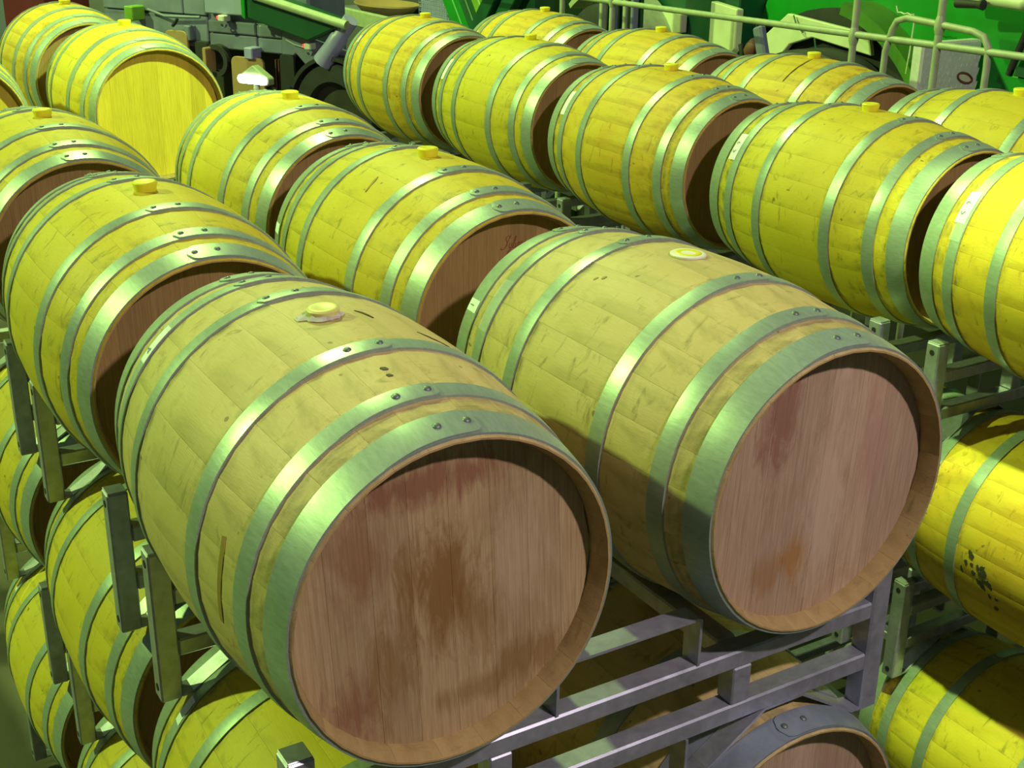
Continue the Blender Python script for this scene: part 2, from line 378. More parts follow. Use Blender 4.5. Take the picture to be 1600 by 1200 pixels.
def barrel(x, y, z, label, kind=0, head=None, roll=0., bung='tall', end_front=-1, rivets=True, group='barrels', hoopm=None, tag_=None, front=True):
    R_ = root('wine_barrel', (x, y, z-RB), label, 'barrel', group)
    k = [18] + random.sample([12]*6 + [14]*6 + [16]*6 + [18]*5, 23)
    t = -math.radians(9)
    for wd in k:
        a = t+math.radians(wd)/2; t += math.radians(wd)
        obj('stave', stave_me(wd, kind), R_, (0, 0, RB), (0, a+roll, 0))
    if front:
        for me in boards(head or HEAD): obj('head_board', me, R_, (0, 0, RB), (0, roll*1.4, 0))
    obj('rear_head', REAR, R_, (0, 0, RB))
    for i, (nm, a0, a1) in enumerate(HOOPS):
        for sgn in (-1, 1):
            e = end_front if sgn < 0 else -1
            dt = random.uniform(-.05, .05)
            h = obj(nm, hoop_me(i, sgn, e, hoopm or HOOP), R_, (0, 0, RB), (0, roll+dt, 0))
            if rivets:
                am = (a0+a1)/2; r = prof(am)+HT+.0022
                sl = math.atan(2*(RB-RE)*am/HL**2)
                for th in (e*.115, -e*.055):
                    obj('rivet', RVM, h, (r*math.sin(th), sgn*am, r*math.cos(th)), (-sgn*sl, th, 0) )
    th = roll
    b = obj('bung', BGM[bung], R_, (RB*math.sin(th), .011, RB+RB*math.cos(th)), (0, th, 0))
    if bung == 'tall': pass
    elif bung == 'low':
        bm = bmesh.new(); rr = random.Random(4); vs = []; vo = []
        for q in range(28):
            t = 2*PI*q/28; ro = .033+.006*rr.random() + (.014 if q in (12, 13, 14) else 0)
            vs.append(bm.verts.new((.0285*math.cos(t), .0285*math.sin(t), .004+.004*rr.random()))); vo.append(bm.verts.new((ro*math.cos(t), ro*math.sin(t), .0015-.5*(ro*math.cos(t))**2/RB)))
        for q in range(28): bm.faces.new((vs[q], vo[q], vo[(q+1) % 28], vs[(q+1) % 28]))
        bmesh.ops.solidify(bm, geom=list(bm.faces), thickness=.001)
        c = obj('bung_cloth', bm, b, m=CLOTH); c['label'] = 'torn white cloth around bung'
    else:
        bm = bmesh.new(); lathe(bm, [(.030, -.004), (.0375, -.002), (.038, .002), (.034, .0045), (.030, .004)], 26); smooth(bm, 50)
        obj('bung_collar', bm, b, m=COLLAR)
    if tag_:
        for (t0, t1, a0, a1, what, txt, pos) in tag_:
            p = obj('paper_label' if what != 'tape' else 'clear_tape', patch_mesh(t0, t1, a0, a1, PAPER if what != 'tape' else TAPE, .0045 if what != 'tape' else .0056), R_, (0, 0, RB), (0, roll, 0))
            if txt:
                am = (a0+a1)/2; r = prof(am)+.0058
                for ch, f in zip(txt, pos):
                    th = t0+(t1-t0)*f
                    o = obj('writing', text_mesh(ch, .028, INK), p, (r*math.sin(th), am, r*math.cos(th)))
                    n = Vector((math.sin(th), 0, math.cos(th))); xx = Vector((math.cos(th), 0, -math.sin(th))); yy = n.cross(xx)
                    o.rotation_euler = Matrix((xx, yy, n)).transposed().to_euler()
    return R_

DZ = .83
CRACK = plain('dark_crack', (.07, .035, .012), .8)
DRIP = plain('brown_drip_stain', (.30, .20, .03), .6)
KNOT = plain('dark_knot', (.06, .06, .03), .7)
def mark(parent, name, pts, m, lift=.0006):
    fine_ = []
    for p0, p1 in zip(pts, pts[1:]):
        n_ = max(1, int(abs(p1[0]-p0[0])/.03)+1)
        fine_ += [tuple(p0[j]+(p1[j]-p0[j])*q/n_ for j in range(3)) for q in range(n_)]
    pts = fine_+[pts[-1]]
    bm = bmesh.new(); top = []; bot = []
    for i, (t, a, wd) in enumerate(pts):
        q0, q1 = pts[max(i-1, 0)], pts[min(i+1, len(pts)-1)]; r = prof(a)
        dt, da = (q1[0]-q0[0])*r, q1[1]-q0[1]; L = math.hypot(dt, da) or 1; nx, na = -da/L*wd/2, dt/L*wd/2
        for Ls, lf in ((top, lift), (bot, -.001)):
            Ls.append([bm.verts.new(((prof(a+s*na)+lf)*math.sin(t+s*nx/r), a+s*na, (prof(a+s*na)+lf)*math.cos(t+s*nx/r))) for s in (-1, 1)])
    for i in range(len(pts)-1):
        bm.faces.new((top[i][0], top[i+1][0], top[i+1][1], top[i][1])); bm.faces.new((bot[i][0], bot[i][1], bot[i+1][1], bot[i+1][0]))
        for q in (0, 1): bm.faces.new((top[i][q], top[i+1][q], bot[i+1][q], bot[i][q]))
    for i in (0, -1): bm.faces.new((top[i][0], top[i][1], bot[i][1], bot[i][0]))
    bmesh.ops.recalc_face_normals(bm, faces=bm.faces)
    return obj(name, bm, parent, (0, 0, RB), m=m)
GL = {}
def B_(*a, **k): return barrel(*a, **k)
T4 = [(-.90, -.63, .318, .352, 'label', '4', (.3,)), (-.66, -.54, .314, .364, 'tape', '', ()), (-1.35, -.89, .318, .362, 'tape', '', ())]
T1 = [(-1.13, -1.03, .412, .464, 'label', '1', (.5,)), (-1.2, -.80, .318, .362, 'tape', '', ())]
TS2 = [(-1.13, -.80, .352, .392, 'label', 'S2', (.3, .62))]
TS5 = [(-1.13, -.80, .330, .372, 'label', 'S2', (.3, .62)), (-1.3, -1.12, .322, .366, 'tape', '', ())]
TB = [(-1.15, -.80, .352, .388, 'label', '', ())]
TT = [(-.95, -.65, .322, .358, 'tape', '', ()), (-.93, -.80, .325, .356, 'label', '', ())]
GL_, GR_ = 'barrels of the left stack', 'barrels of the right stack'
# top layer of the left stack
BA = B_(0, -.019, 0, 'front left barrel with brown-stained head and torn cloth round its bung', 2, HEAD_A, -.034, 'low', 1, True, GL_, tag_=T4)
BB = B_(.788, -.020, 0, 'front right barrel with pinkish bleached head and flush bung in a pale collar', 2, HEAD_B, .034, 'flush', 1, True, GL_, tag_=T1)
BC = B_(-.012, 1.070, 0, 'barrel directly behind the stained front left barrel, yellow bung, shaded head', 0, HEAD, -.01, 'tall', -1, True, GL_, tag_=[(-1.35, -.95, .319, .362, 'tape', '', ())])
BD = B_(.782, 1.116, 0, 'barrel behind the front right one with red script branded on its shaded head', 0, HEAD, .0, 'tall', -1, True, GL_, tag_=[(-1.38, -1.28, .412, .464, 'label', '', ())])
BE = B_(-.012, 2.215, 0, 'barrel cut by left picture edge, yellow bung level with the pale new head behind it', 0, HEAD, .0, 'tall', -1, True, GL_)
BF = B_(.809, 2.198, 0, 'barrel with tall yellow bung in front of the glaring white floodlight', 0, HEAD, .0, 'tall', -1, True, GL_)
# further left stack with new heads
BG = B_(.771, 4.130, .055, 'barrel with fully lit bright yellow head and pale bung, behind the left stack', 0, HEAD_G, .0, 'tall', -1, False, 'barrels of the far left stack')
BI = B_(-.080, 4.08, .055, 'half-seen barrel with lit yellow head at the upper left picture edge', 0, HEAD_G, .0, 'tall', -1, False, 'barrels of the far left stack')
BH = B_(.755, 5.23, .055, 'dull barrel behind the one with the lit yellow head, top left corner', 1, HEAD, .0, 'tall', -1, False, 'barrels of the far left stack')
# lower layers of the left stack
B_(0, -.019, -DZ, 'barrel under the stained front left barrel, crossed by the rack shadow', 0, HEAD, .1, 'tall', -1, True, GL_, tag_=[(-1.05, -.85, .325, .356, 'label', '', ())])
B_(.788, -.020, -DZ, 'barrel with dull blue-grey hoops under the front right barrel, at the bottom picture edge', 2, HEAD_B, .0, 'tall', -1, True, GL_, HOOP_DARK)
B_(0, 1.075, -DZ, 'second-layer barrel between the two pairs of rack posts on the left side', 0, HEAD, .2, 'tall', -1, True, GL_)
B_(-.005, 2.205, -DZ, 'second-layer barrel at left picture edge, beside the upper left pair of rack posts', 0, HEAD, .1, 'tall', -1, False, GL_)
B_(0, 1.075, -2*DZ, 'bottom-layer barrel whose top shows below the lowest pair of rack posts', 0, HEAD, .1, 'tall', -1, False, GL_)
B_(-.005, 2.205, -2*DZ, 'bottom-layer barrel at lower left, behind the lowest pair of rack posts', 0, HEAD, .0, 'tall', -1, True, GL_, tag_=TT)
# right stack, near column
B_(2.4345, 4.341, 0, 'farthest barrel of the right stack near column, with clear tape glinting on its rear hoop', 1, HEAD, .0, 'tall', -1, False, GR_, tag_=TT)
B_(2.4365, 3.264, 0, 'second barrel from the far end of the right stack near column', 0, HEAD, .0, 'tall', -1, False, GR_, tag_=TB)
B_(2.4235, 2.163, 0, 'right stack barrel with a bright glint on its head hoop, blank white label', 1, HEAD, .0, 'tall', -1, True, GR_, tag_=TB)
B_(2.444, 1.0915, 0, 'right stack barrel with all six hoops in view, beyond the front right barrel', 0, HEAD, .0, 'tall', -1, True, GR_, tag_=TS2)
B_(2.434, .080, 0, 'right stack barrel cut by right picture edge, marked white label on its hoop', 1, HEAD, .02, 'tall', -1, True, GR_, tag_=TS5)
# right stack, far column
B_(3.197, 4.345, 0, 'far column barrel at top centre of picture, below the green beams', 1, HEAD, .0, 'tall', -1, False, GR_)
B_(3.200, 3.260, 0, 'orange-stained far column barrel below the cream panels', 1, HEAD, .0, 'tall', -1, False, GR_)
BS3 = B_(3.210, 2.180, 0, 'far column barrel below the green tractor wheel, dark crack beside its bung', 1, HEAD, .0, 'tall', -1, False, GR_)
B_(3.185, 1.0755, 0, 'far column barrel at right picture edge below the ribbed metal step', 0, HEAD, .0, 'tall', -1, False, GR_)
# right stack, lower layers
B_(2.44, 1.085, -DZ, 'second-layer right stack barrel deep in the shade behind the front right barrel', 0, HEAD, .1, 'tall', -1, False, GR_)
BM2 = B_(2.434, .080, -DZ, 'second-layer barrel at right picture edge with black mould patch on its side', 1, HEAD, .1, 'tall', -1, False, GR_)
B_(2.434, .080, -2*DZ, 'bottom-layer barrel at lower right corner, crossed by a curved shadow with bright slits', 0, HEAD, .1, 'tall', -1, False, GR_)
mark(BS3, 'crack', [(-.12, -.02, .004), (-.30, -.035, .008), (-.50, -.040, .007), (-.70, -.044, .004)], CRACK)
mark(BA, 'drip_stain', [(-1.235, -.262, .010), (-1.30, -.268, .013), (-1.42, -.270, .013), (-1.56, -.269, .012), (-1.70, -.266, .010)], DRIP)
mark(BA, 'crack', [(.150, .018, .003), (.172, .006, .007), (.188, -.010, .006), (.198, -.026, .003)], CRACK)
mark(BA, 'splinter', [(.375, -.085, .002), (.42, -.098, .006), (.47, -.112, .006), (.52, -.125, .002)], CRACK)
mark(BA, 'knot', [(-.062, -.239, .004), (-.048, -.244, .010), (-.034, -.249, .004)], KNOT)
mark(BA, 'knot', [(-.066, -.264, .003), (-.056, -.267, .008), (-.040, -.271, .003)], KNOT)
mark(BB, 'knot', [(-.530, .088, .003), (-.515, .086, .007), (-.50, .083, .003)], DRIP)
mark(BB, 'knot', [(-.502, .070, .003), (-.488, .069, .008), (-.47, .066, .003)], DRIP)
mark(BD, 'scar', [(-.49, -.004, .003), (-.53, -.010, .009), (-.60, -.020, .007), (-.66, -.026, .003)], DRIP)
rm = random.Random(12)
for q in range(26):
    th, a = -1.68, .035
    th += rm.gauss(0, .10); a += rm.gauss(0, .035)+.25*(th+1.68); L_ = rm.uniform(.01, .035)
    mark(BM2, 'mould_spot', [(th-L_, a-.004, .004), (th-.2*L_, a, rm.uniform(.008, .022)), (th+.5*L_, a+.003, rm.uniform(.006, .016)), (th+L_, a+.002, .003)], KNOT)


# ------------------------------------------------------------------ racks
def strap(name, pts, y0, y1, t, m, parent):
    """flat bar bent along a polyline in xz"""
    P_ = [Vector((a, 0, b)) for a, b in pts]; bm = bmesh.new(); rows = []
    for i, p in enumerate(P_):
        d0 = (p-P_[i-1]).normalized() if i else None; d1 = (P_[i+1]-p).normalized() if i < len(P_)-1 else None
        d = ((d0 or d1)+(d1 or d0)).normalized(); n = Vector((-d.z, 0, d.x)); cs = n.dot(Vector((-(d1 or d0).z, 0, (d1 or d0).x)))
        n = n*(t/2/max(cs, .4))
        rows.append([bm.verts.new(p+n+Vector((0, yy, 0))) for yy in (y0, y1)] + [bm.verts.new(p-n+Vector((0, yy, 0))) for yy in (y1, y0)])
    for A, B in zip(rows, rows[1:]):
        for k in range(4): bm.faces.new((A[k], A[(k+1) % 4], B[(k+1) % 4], B[k]))
    bm.faces.new(rows[0]); bm.faces.new(rows[-1][::-1]); bmesh.ops.recalc_face_normals(bm, faces=bm.faces)
    return obj(name, bm, parent, m=m)
def rack_parts(parent):
    T = .05; XO = .669; YO = .41
    for sx in (-1, 1):
        for s in (-1, 1):
            xa, xb = sorted((sx*XO, sx*(XO-.048))); ya, yb = sorted((s*YO, s*(YO-T)))
            p = boxo('post', (xa, xb, ya, yb, 0, .361), RACK, parent, .004)
            boxo('post_cap', (xa+.002, xb-.002, ya+.002, yb-.002, .360, .364), RACK, p, .0015)
            for zz in (.03, .332):
                bm = bmesh.new(); lathe(bm, [(.009, -.001), (.009, .0012), (.005, .0013)], 12)
                obj('bolt_hole_disc', bm, p, ((xa if sx < 0 else xb), (ya+yb)/2, zz), (0, sx*PI/2, 0), HOLE)  # raised black disc paints the dark inside of a hole
    for s in (-1, 1):
        ya, yb = sorted((s*YO, s*(YO-T)))
        ya += .0015; yb -= .0015
        boxo('upper_rail', (-XO+.048, XO-.048, ya, yb, .230, .270), RACK, parent, .004)
        boxo('lower_rail', (-XO+.048, XO-.048, ya, yb, .104, .145), RACK, parent, .004)
        for sx in (-1, 1):
            xa, xb = sorted((sx*.252, sx*.298)); boxo('spacer', (xa, xb, ya, yb, .145, .230), RACK, parent, .003)
        strap('saddle', [(-.16, .270), (-.16, .370), (-.152, .374), (.152, .374), (.16, .370), (.16, .270)], ya, yb, .006, RACK, parent)
        for sx in (-1, 1):
            cx = .395
            pts = [(.622, .006), (.598, .008), (cx+.052, .104), (cx-.05, .104), (cx-.19, .012), (.165, -.022), (.146, -.022), (.146, .104)]
            strap('cradle_strap', [(sx*a, b) for a, b in pts], ya, yb, .006, RACK, parent)
    for sx in (-1, 1):
        xa, xb = sorted((sx*.245, sx*.295)); boxo('side_rail', (xa, xb, -YO+T, YO-T, .230, .270), RACK, parent, .004)
RACK0 = None
def rack(x, y, z, label, group='racks'):
    global RACK0
    r = root('barrel_rack', (x, y, z), label, 'rack', group)
    if RACK0 is None: rack_parts(r); RACK0 = r
    else:
        for ch in list(RACK0.children):
            c = ch.copy(); COL.objects.link(c); c.parent = r
            for g in ch.children:
                d = g.copy(); COL.objects.link(d); d.parent = c
    return r
GK = 'two-barrel racks'
for lv, wh in ((0, 'under the top'), (1, 'under the second'), (2, 'under the bottom')):
    z = -.603-lv*DZ
    if lv < 2: rack(.389, -.020, z, ['galvanised rack carrying the two front barrels', 'galvanised rack under the barrel with dull blue hoops', 'lowest galvanised rack of the front left stack'][lv], GK)
    rack(.389, 1.065, z, ['galvanised rack carrying the branded barrel, second row of left stack', 'second-layer galvanised rack at left, lowest clearly seen pair of posts', 'lowest galvanised rack in second row of left stack'][lv], GK)
    rack(.389, 2.20, z, ['galvanised rack at left picture edge under the third row of barrels', 'second-layer galvanised rack in third row of left stack', 'lowest galvanised rack in third row of left stack'][lv], GK)
    rack(2.818, .075, z, ['galvanised rack under the barrel cut by the right picture edge', 'second-layer galvanised rack at the right picture edge', 'lowest galvanised rack at the right picture edge'][lv], GK)
    rack(2.818, 1.085, z, ['galvanised rack with capped post tops right of the front right barrel', 'second-layer galvanised rack in shade right of the front right barrel', 'lowest galvanised rack in second row of right stack'][lv], GK)
    if lv < 1: rack(2.818, 2.165, z, ['galvanised rack under the right stack barrel with the glinting head hoop', 'second-layer galvanised rack, third row of right stack', 'lowest galvanised rack, third row of right stack'][lv], GK)
    if lv == 0:
        rack(2.818, 3.265, z, 'galvanised rack with two post tops showing above the branded barrel', GK)
        rack(2.818, 4.345, z, 'galvanised rack under the farthest right stack barrels', GK)
        rack(.36, 4.10, z+.055, 'galvanised rack under the barrels with new yellow heads', GK)
        rack(.36, 5.23, z+.055, 'galvanised rack under the dull barrel at top left', GK)

# ------------------------------------------------------------------ background machinery
GREEN = plain('green_paint', (.003, .22, .012), .38, var=.15, scale=3)
DGREEN = plain('dark_green_paint', (.004, .07, .025), .45, var=.25, scale=3)
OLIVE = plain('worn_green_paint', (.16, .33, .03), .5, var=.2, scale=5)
OLIVE_D = plain('worn_fender_paint', (.05, .16, .012), .5, var=.25, scale=5)
CREAM = plain('cream_paint', (.58, .62, .40), .5, var=.1, scale=6)
RAILP = plain('pale_rail_paint', (.34, .39, .25), .45, var=.12, scale=20)
RUBBER = plain('black_rubber', (.018, .02, .02), .7, var=.3, scale=12, bumpy=.2)
GREY = plain('grey_machine_paint', (.165, .185, .27), .5, var=.18, scale=5)
LGREY = plain('light_grey_panel', (.26, .30, .46), .45, var=.08, scale=3)
DARK = plain('dark_undercarriage', (.035, .032, .022), .8, var=.4, scale=4)
TAN = plain('tan_board', (.36, .22, .10), .6, var=.12, scale=4)
LILAC = plain('lilac_pipe_paint', (.32, .32, .58), .4, var=.15, scale=6)
SILVER = steel_mat('ribbed_aluminium', (.72, .76, .66), .35, .25, .1, 30)
RED = plain('dark_red_paint', (.10, .006, .015), .5)
REDL = plain('red_lamp', (.6, .02, .02), .3, emit=(1, .03, .03), es=3.)
LENS = plain('work_light_lens', (.9, .95, .85), .2, emit=(.9, 1, .72), es=14.)
RUST = plain('rusty_brown', (.14, .05, .03), .7, var=.3)

def ring_sector(name, r0, r1, a0, a1, y0, y1, cu, cz, m, parent, seg=28):
    A = [math.radians(a0+(a1-a0)*i/seg) for i in range(seg+1)]
    bm = bmesh.new(); rows = []
    for a in A:
        rows.append([bm.verts.new((cu+r*math.cos(a), y, cz+r*math.sin(a))) for r, y in ((r0, y0), (r1, y0), (r1, y1), (r0, y1))])
    for P_, Q_ in zip(rows, rows[1:]):
        for k in range(4): bm.faces.new((P_[k], P_[(k+1) % 4], Q_[(k+1) % 4], Q_[k]))
    if abs(a1-a0) < 359: bm.faces.new(rows[0]); bm.faces.new(rows[-1][::-1])
    bmesh.ops.recalc_face_normals(bm, faces=bm.faces); smooth(bm, 40)
    return obj(name, bm, parent, m=m)
def wheel(parent, name, cu, cz, R, w, y, hub):
    bm = bmesh.new(); pr = [(R*.55, 0), (R*.60, -w*.1), (R*.9, -w*.08), (R, w*.1), (R, w*.9), (R*.9, w*1.08), (R*.6, w*1.1), (R*.55, w)]
    seg = 48; rows = [[bm.verts.new((cu+r*math.cos(2*PI*k/seg), y+d, cz+r*math.sin(2*PI*k/seg))) for r, d in pr] for k in range(seg)]
    for k in range(seg):
        A, B = rows[k], rows[(k+1) % seg]
        for i in range(len(pr)): bm.faces.new((A[i], A[(i+1) % len(pr)], B[(i+1) % len(pr)], B[i]))
    bmesh.ops.recalc_face_normals(bm, faces=bm.faces); smooth(bm, 40)
    t = obj(name, bm, parent, m=RUBBER)
    ring_sector('rim', .04, R*.56, 0, 360, y+w*.15, y+w*.25, cu, cz, hub, t)
    return t

# green tractor parked along the right side (local: x to the front of the yard = -world y, y = away, z up from floor)
Y0 = 4.0
def Z(z): return z - FZ
TR = root('green_tractor', (5.0, Y0, FZ), 'big green tractor with cream panels behind the pale handrail at right', 'tractor', None, -PI/2)
def tp(pts): return [(Y0-y, Z(z)) for y, z in pts]
prismo('body_side', tp([(3.62, -1.5), (1.2, -1.5), (1.2, .36), (3.62, .46)]), .22, 1.5, GREEN, TR, .02)
prismo('lower_side_panel', tp([(2.70, -.9), (1.3, -.9), (1.3, .065), (2.70, .075)]), .16, .22, GREEN, TR, .01)
prismo('rear_body', tp([(6.6, -1.2), (3.62, -1.2), (3.62, .75), (6.6, .75)]), .45, 1.5, DGREEN, TR, .02)
prismo('rear_fender_plate', tp([(4.95, .1), (3.62, .1), (3.62, .62), (4.75, .62)]), .30, .45, GREEN, TR, .015)
ring_sector('wheel_well', .02, 1.0, -20, 200, .2, .3, Y0-4.1, Z(-.70), RUBBER, TR)
ring_sector('fender_rim', 1.0, 1.075, 8, 80, .05, .3, Y0-4.1, Z(-.70), OLIVE_D, TR).rotation_euler = (0, 0, 0)
prismo('fender_panel', tp([(4.80, -.16), (4.72, .04), (4.46, .24), (3.74, .185), (3.70, .06), (4.22, .115), (4.42, .05), (4.58, -.12), (4.60, -.3)]), .12, .16, CREAM, TR, .006)
for a in ((4.38, .235, 4.28, .14), (4.17, .115, 4.10, .02)):
    tubeo('bent_rod', [(Y0-a[0], .1, Z(a[1])), (Y0-(a[0]+a[2])/2-.01, .09, Z((a[1]+a[3])/2)), (Y0-a[2], .1, Z(a[3]))], .006, DGREEN, TR, 6)
wheel(TR, 'tyre', Y0-4.02, Z(-.72), .79, .3, -.12, GREY)
prismo('cream_panel', tp([(5.86, -.25), (5.44, -.25), (5.44, -.02), (5.52, -.01), (5.52, .01), (5.44, .02), (5.44, .15), (5.86, .18)]), .02, .08, CREAM, TR, .006)
prismo('cream_panel', tp([(5.12, -.12), (4.92, -.12), (4.84, -.02), (4.84, .235), (5.12, .265)]), .02, .08, CREAM, TR, .006)
prismo('panel_frame', tp([(6.3, -.6), (4.90, -.6), (4.90, .3), (6.3, .3)]), .09, .40, DGREEN, TR, .01)
# ribbed metal step
SP = boxo('step_plate', (Y0-3.03, Y0-2.95, -.27, .20, Z(-.45), Z(.235)), SILVER, TR, .012)
UF = Y0-2.95
bm = bmesh.new()
for i in range(12):
    for j in range(10):
        d = -.25+.04*i+(.02 if j % 2 else 0); z = Z(-.16+.037*j)
        if d > .19 or (abs(d-.09) < .085 and abs(z-Z(.03)) < .04): continue
        v = [bm.verts.new((UF-.001+dx, d+dy, z+dz_)) for dx, dy, dz_ in ((0, -.005, -.022), (0, .002, -.024), (0, .012, .016), (0, .003, .02), (.005, .002, .004))]
        for k in range(4): bm.faces.new((v[k], v[(k+1) % 4], v[4]))
bmesh.ops.recalc_face_normals(bm, faces=bm.faces)
o = obj('tread_rib', bm, SP, m=SILVER); o['kind'] = 'stuff'
el = [(.06*math.cos(2*PI*k/24), .026*math.sin(2*PI*k/24)) for k in range(25)]
tubeo('slot_rim', [(UF+.002, .09+a, Z(.03)+b-.25*a) for a, b in el], .007, RUST, SP, 6)
bm = bmesh.new(); v0 = [bm.verts.new((UF+.001, .09+a*.95, Z(.03)+b*.9-.25*a)) for a, b in el[:-1]]; v1 = [bm.verts.new((UF-.004, v.co.y, v.co.z)) for v in v0]
bm.faces.new(v0); bm.faces.new(v1[::-1])
for q in range(24): bm.faces.new((v0[q], v1[q], v1[(q+1) % 24], v0[(q+1) % 24]))
bmesh.ops.recalc_face_normals(bm, faces=bm.faces); obj('slot', bm, SP, m=CREAM)
tubeo('exhaust_strut', [(Y0-2.55, .15, Z(.47)), (Y0-2.65, .17, Z(.30)), (Y0-2.73, .18, Z(.07))], .02, RUBBER, TR, 8)
tubeo('top_pipe', [(Y0-3.05, .04, Z(.475)), (Y0-2.0, .04, Z(.44))], .035, CREAM, TR, 10)
tubeo('valve', [(Y0-2.98, -.02, Z(.435)), (Y0-2.84, -.02, Z(.438)), (Y0-2.80, -.02, Z(.44))], .022, RUBBER, TR, 8, radii=[.026, .02, .03])
prismo('gap_shadow_strip', tp([(2.66, .075), (1.4, .06), (1.4, .11), (2.66, .125)]), .14, .222, DGREEN, TR)  # dark strip paints the shadow in the panel gap
for q, (y, z) in enumerate(((2.66, -.1), (2.42, -.11), (2.2, -.13))):
    prismo('bracket', tp([(y+.07, z-.1), (y-.07, z-.1), (y-.03, z+.05), (y+.02, z+.06)]), .10, .16, DGREEN, TR, .006)
# cord hanging on the tractor side
cr = [(4.97, 3.40, .385), (4.97, 3.385, .35), (4.97, 3.36, .352), (4.97, 3.335, .345), (4.97, 3.31, .352), (4.97, 3.285, .345), (4.97, 3.265, .352), (4.97, 3.255, .30), (4.97, 3.26, .15), (4.97, 3.27, .02)]
tag(tubeo('cord', cr, .0045, CREAM, None, 6), 'thin white cord looped on the green tractor side above the metal step', 'cord')
# hitch lever
HL_ = root('hitch_arm', (4.50, 4.0, FZ), 'brown and grey hitch arm standing behind the cracked far column barrel', 'hitch', None, -PI/2)
tubeo('stand', [(0, .05, 0), (0, .05, Z(-.04))], .03, RUBBER, HL_)
boxo('crossbar', (-.18, .14, .0, .08, Z(-.07), Z(.0)), RUBBER, HL_, .01)
bm = bmesh.new(); lathe(bm, [(.03, -.06), (.05, -.035), (.055, 0), (.05, .04), (.025, .06)], 14); smooth(bm, 60); obj('coupling', bm, HL_, (-.055, .0, Z(.095)), (0, .7, 0), RUST)
boxo('bracket_plate', (-.04, .04, -.05, .0, -.08, .10), GREY, HL_, .012, (.04, .0, Z(.14)), (0, -.35, 0))
tubeo('pin', [(.075, -.03, Z(.03)), (.08, -.03, Z(.10))], .018, SILVER, HL_)
tubeo('handle', [(-.01, -.03, Z(.21)), (0, -.03, Z(.245)), (.03, -.03, Z(.25))], .010, RUBBER, HL_)
tubeo('hook', [(-.15, 0, Z(-.01)), (-.15, 0, Z(.07)), (-.17, 0, Z(.11))], .02, RUBBER, HL_)
tubeo('neck', [(-.02, .02, Z(-.02)), (-.05, .02, Z(.06))], .022, RUST, HL_)

# pale handrail
HR_ = root('handrail', (4.2, 2.4, FZ), 'pale painted steel handrail in front of the green tractor', 'railing')
def hr(pts): return [(x-4.2, y-2.4, z-FZ) for x, y, z in pts]
tubeo('rail', hr([(4.2, 7.4, .27), (4.2, 4, .30), (4.2, 1.2, .328)]), .018, RAILP, HR_, 12)
for y, zt in ((2.947, .9), (2.392, .9), (5.12, .62), (5.72, .6)):
    p = tubeo('post', hr([(4.2, y, FZ), (4.2, y, zt)]), .019, RAILP, HR_, 12)
    zr = .30 if y != 2.392 else .41
    bm = bmesh.new(); lathe(bm, [(.019, -.045), (.026, -.02), (.028, 0), (.026, .02), (.019, .045)], 12); smooth(bm, 60); obj('weld_collar', bm, p, hr([(4.2, y, zr)])[0], m=RAILP)
lp = [(4.2, 2.735, FZ), (4.2, 2.735, .30)] + [(4.2, 2.68-.055*math.cos(t), .355+.06*math.sin(t)) for t in [PI+.0, 3*PI/4+0, PI/2]][1:] 
lp = [(4.2, 2.735, FZ), (4.2, 2.72, .25), (4.2, 2.690, .36), (4.2, 2.665, .405), (4.2, 2.60, .425), (4.2, 2.392, .414), (4.2, 2.19, .402), (4.2, 2.125, .385), (4.2, 2.092, .34), (4.2, 2.085, .25), (4.2, 2.085, FZ)]
tubeo('hoop_rail', hr(lp), .017, RAILP, HR_, 12)
# upright steel beams standing left of the cream panels
BM = root('steel_uprights', (4.45, 5.35, FZ), 'pair of dull steel uprights left of the cream tractor panels', 'frame', None, -PI/2)
for u, wd in ((-.27, .035), (-.12, .03), (.01, .035), (.10, .03)):
    boxo('upright', (u-wd/2, u+wd/2, 0, .05, 0, Z(.62)), RAILP if u in (-.27, .01) else GREY, BM, .006)
boxo('backing_sheet', (-.27, .12, .06, .09, 0, Z(.6)), DGREEN, BM, .004)
# dark wheel and green frame behind the far column
FW = root('spare_wheel', (4.75, 6.05, FZ), 'dark rubber wheel behind the top centre barrel', 'wheel', None, -PI/2)
wheel(FW, 'tyre', 0, Z(-.33), .52, .25, 0, GREY)
ring_sector('mudguard', .58, .62, 10, 130, -.02, .3, 0, Z(-.33), RAILP, FW)
boxo('axle_stand', (-.08, .08, .1, .25, 0, Z(-.33)), RUBBER, FW, .01)
AF = root('green_beam_frame', (4.6, 7.6, FZ), 'slanting bright green beams above the far end of the right stack', 'frame', None, -PI/2)
for (ua, za, ub, zb, m_, dd) in ((-.75, .35, -.10, -.40, GREEN, 0.), (-.50, .35, .10, -.35, OLIVE, .12), (-.62, .35, 0, -.38, DGREEN, .06), (.62, .45, .0, -.25, DGREEN, -.06), (.86, .45, .25, -.25, DGREEN, -.03)):
    L_ = math.hypot(ub-ua, zb-za); bm = bmesh.new(); box(bm, -L_/2, L_/2, -.04, .04, -.075, .075, .008)
    obj('beam', bm, AF, ((ua+ub)/2, dd, Z((za+zb)/2)), (0, -math.atan2(zb-za, ub-ua), 0), m_)
boxo('hopper_side', (.02, .80, .03, .5, 0, Z(.5)), DGREEN, AF, .02)
boxo('foot_beam', (-.40, .9, -.08, .10, 0, Z(-.24)), GREY, AF, .02)
boxo('pale_sheet', (-1.25, 1.2, .55, .6, 0, Z(.55)), CREAM, AF, .01)
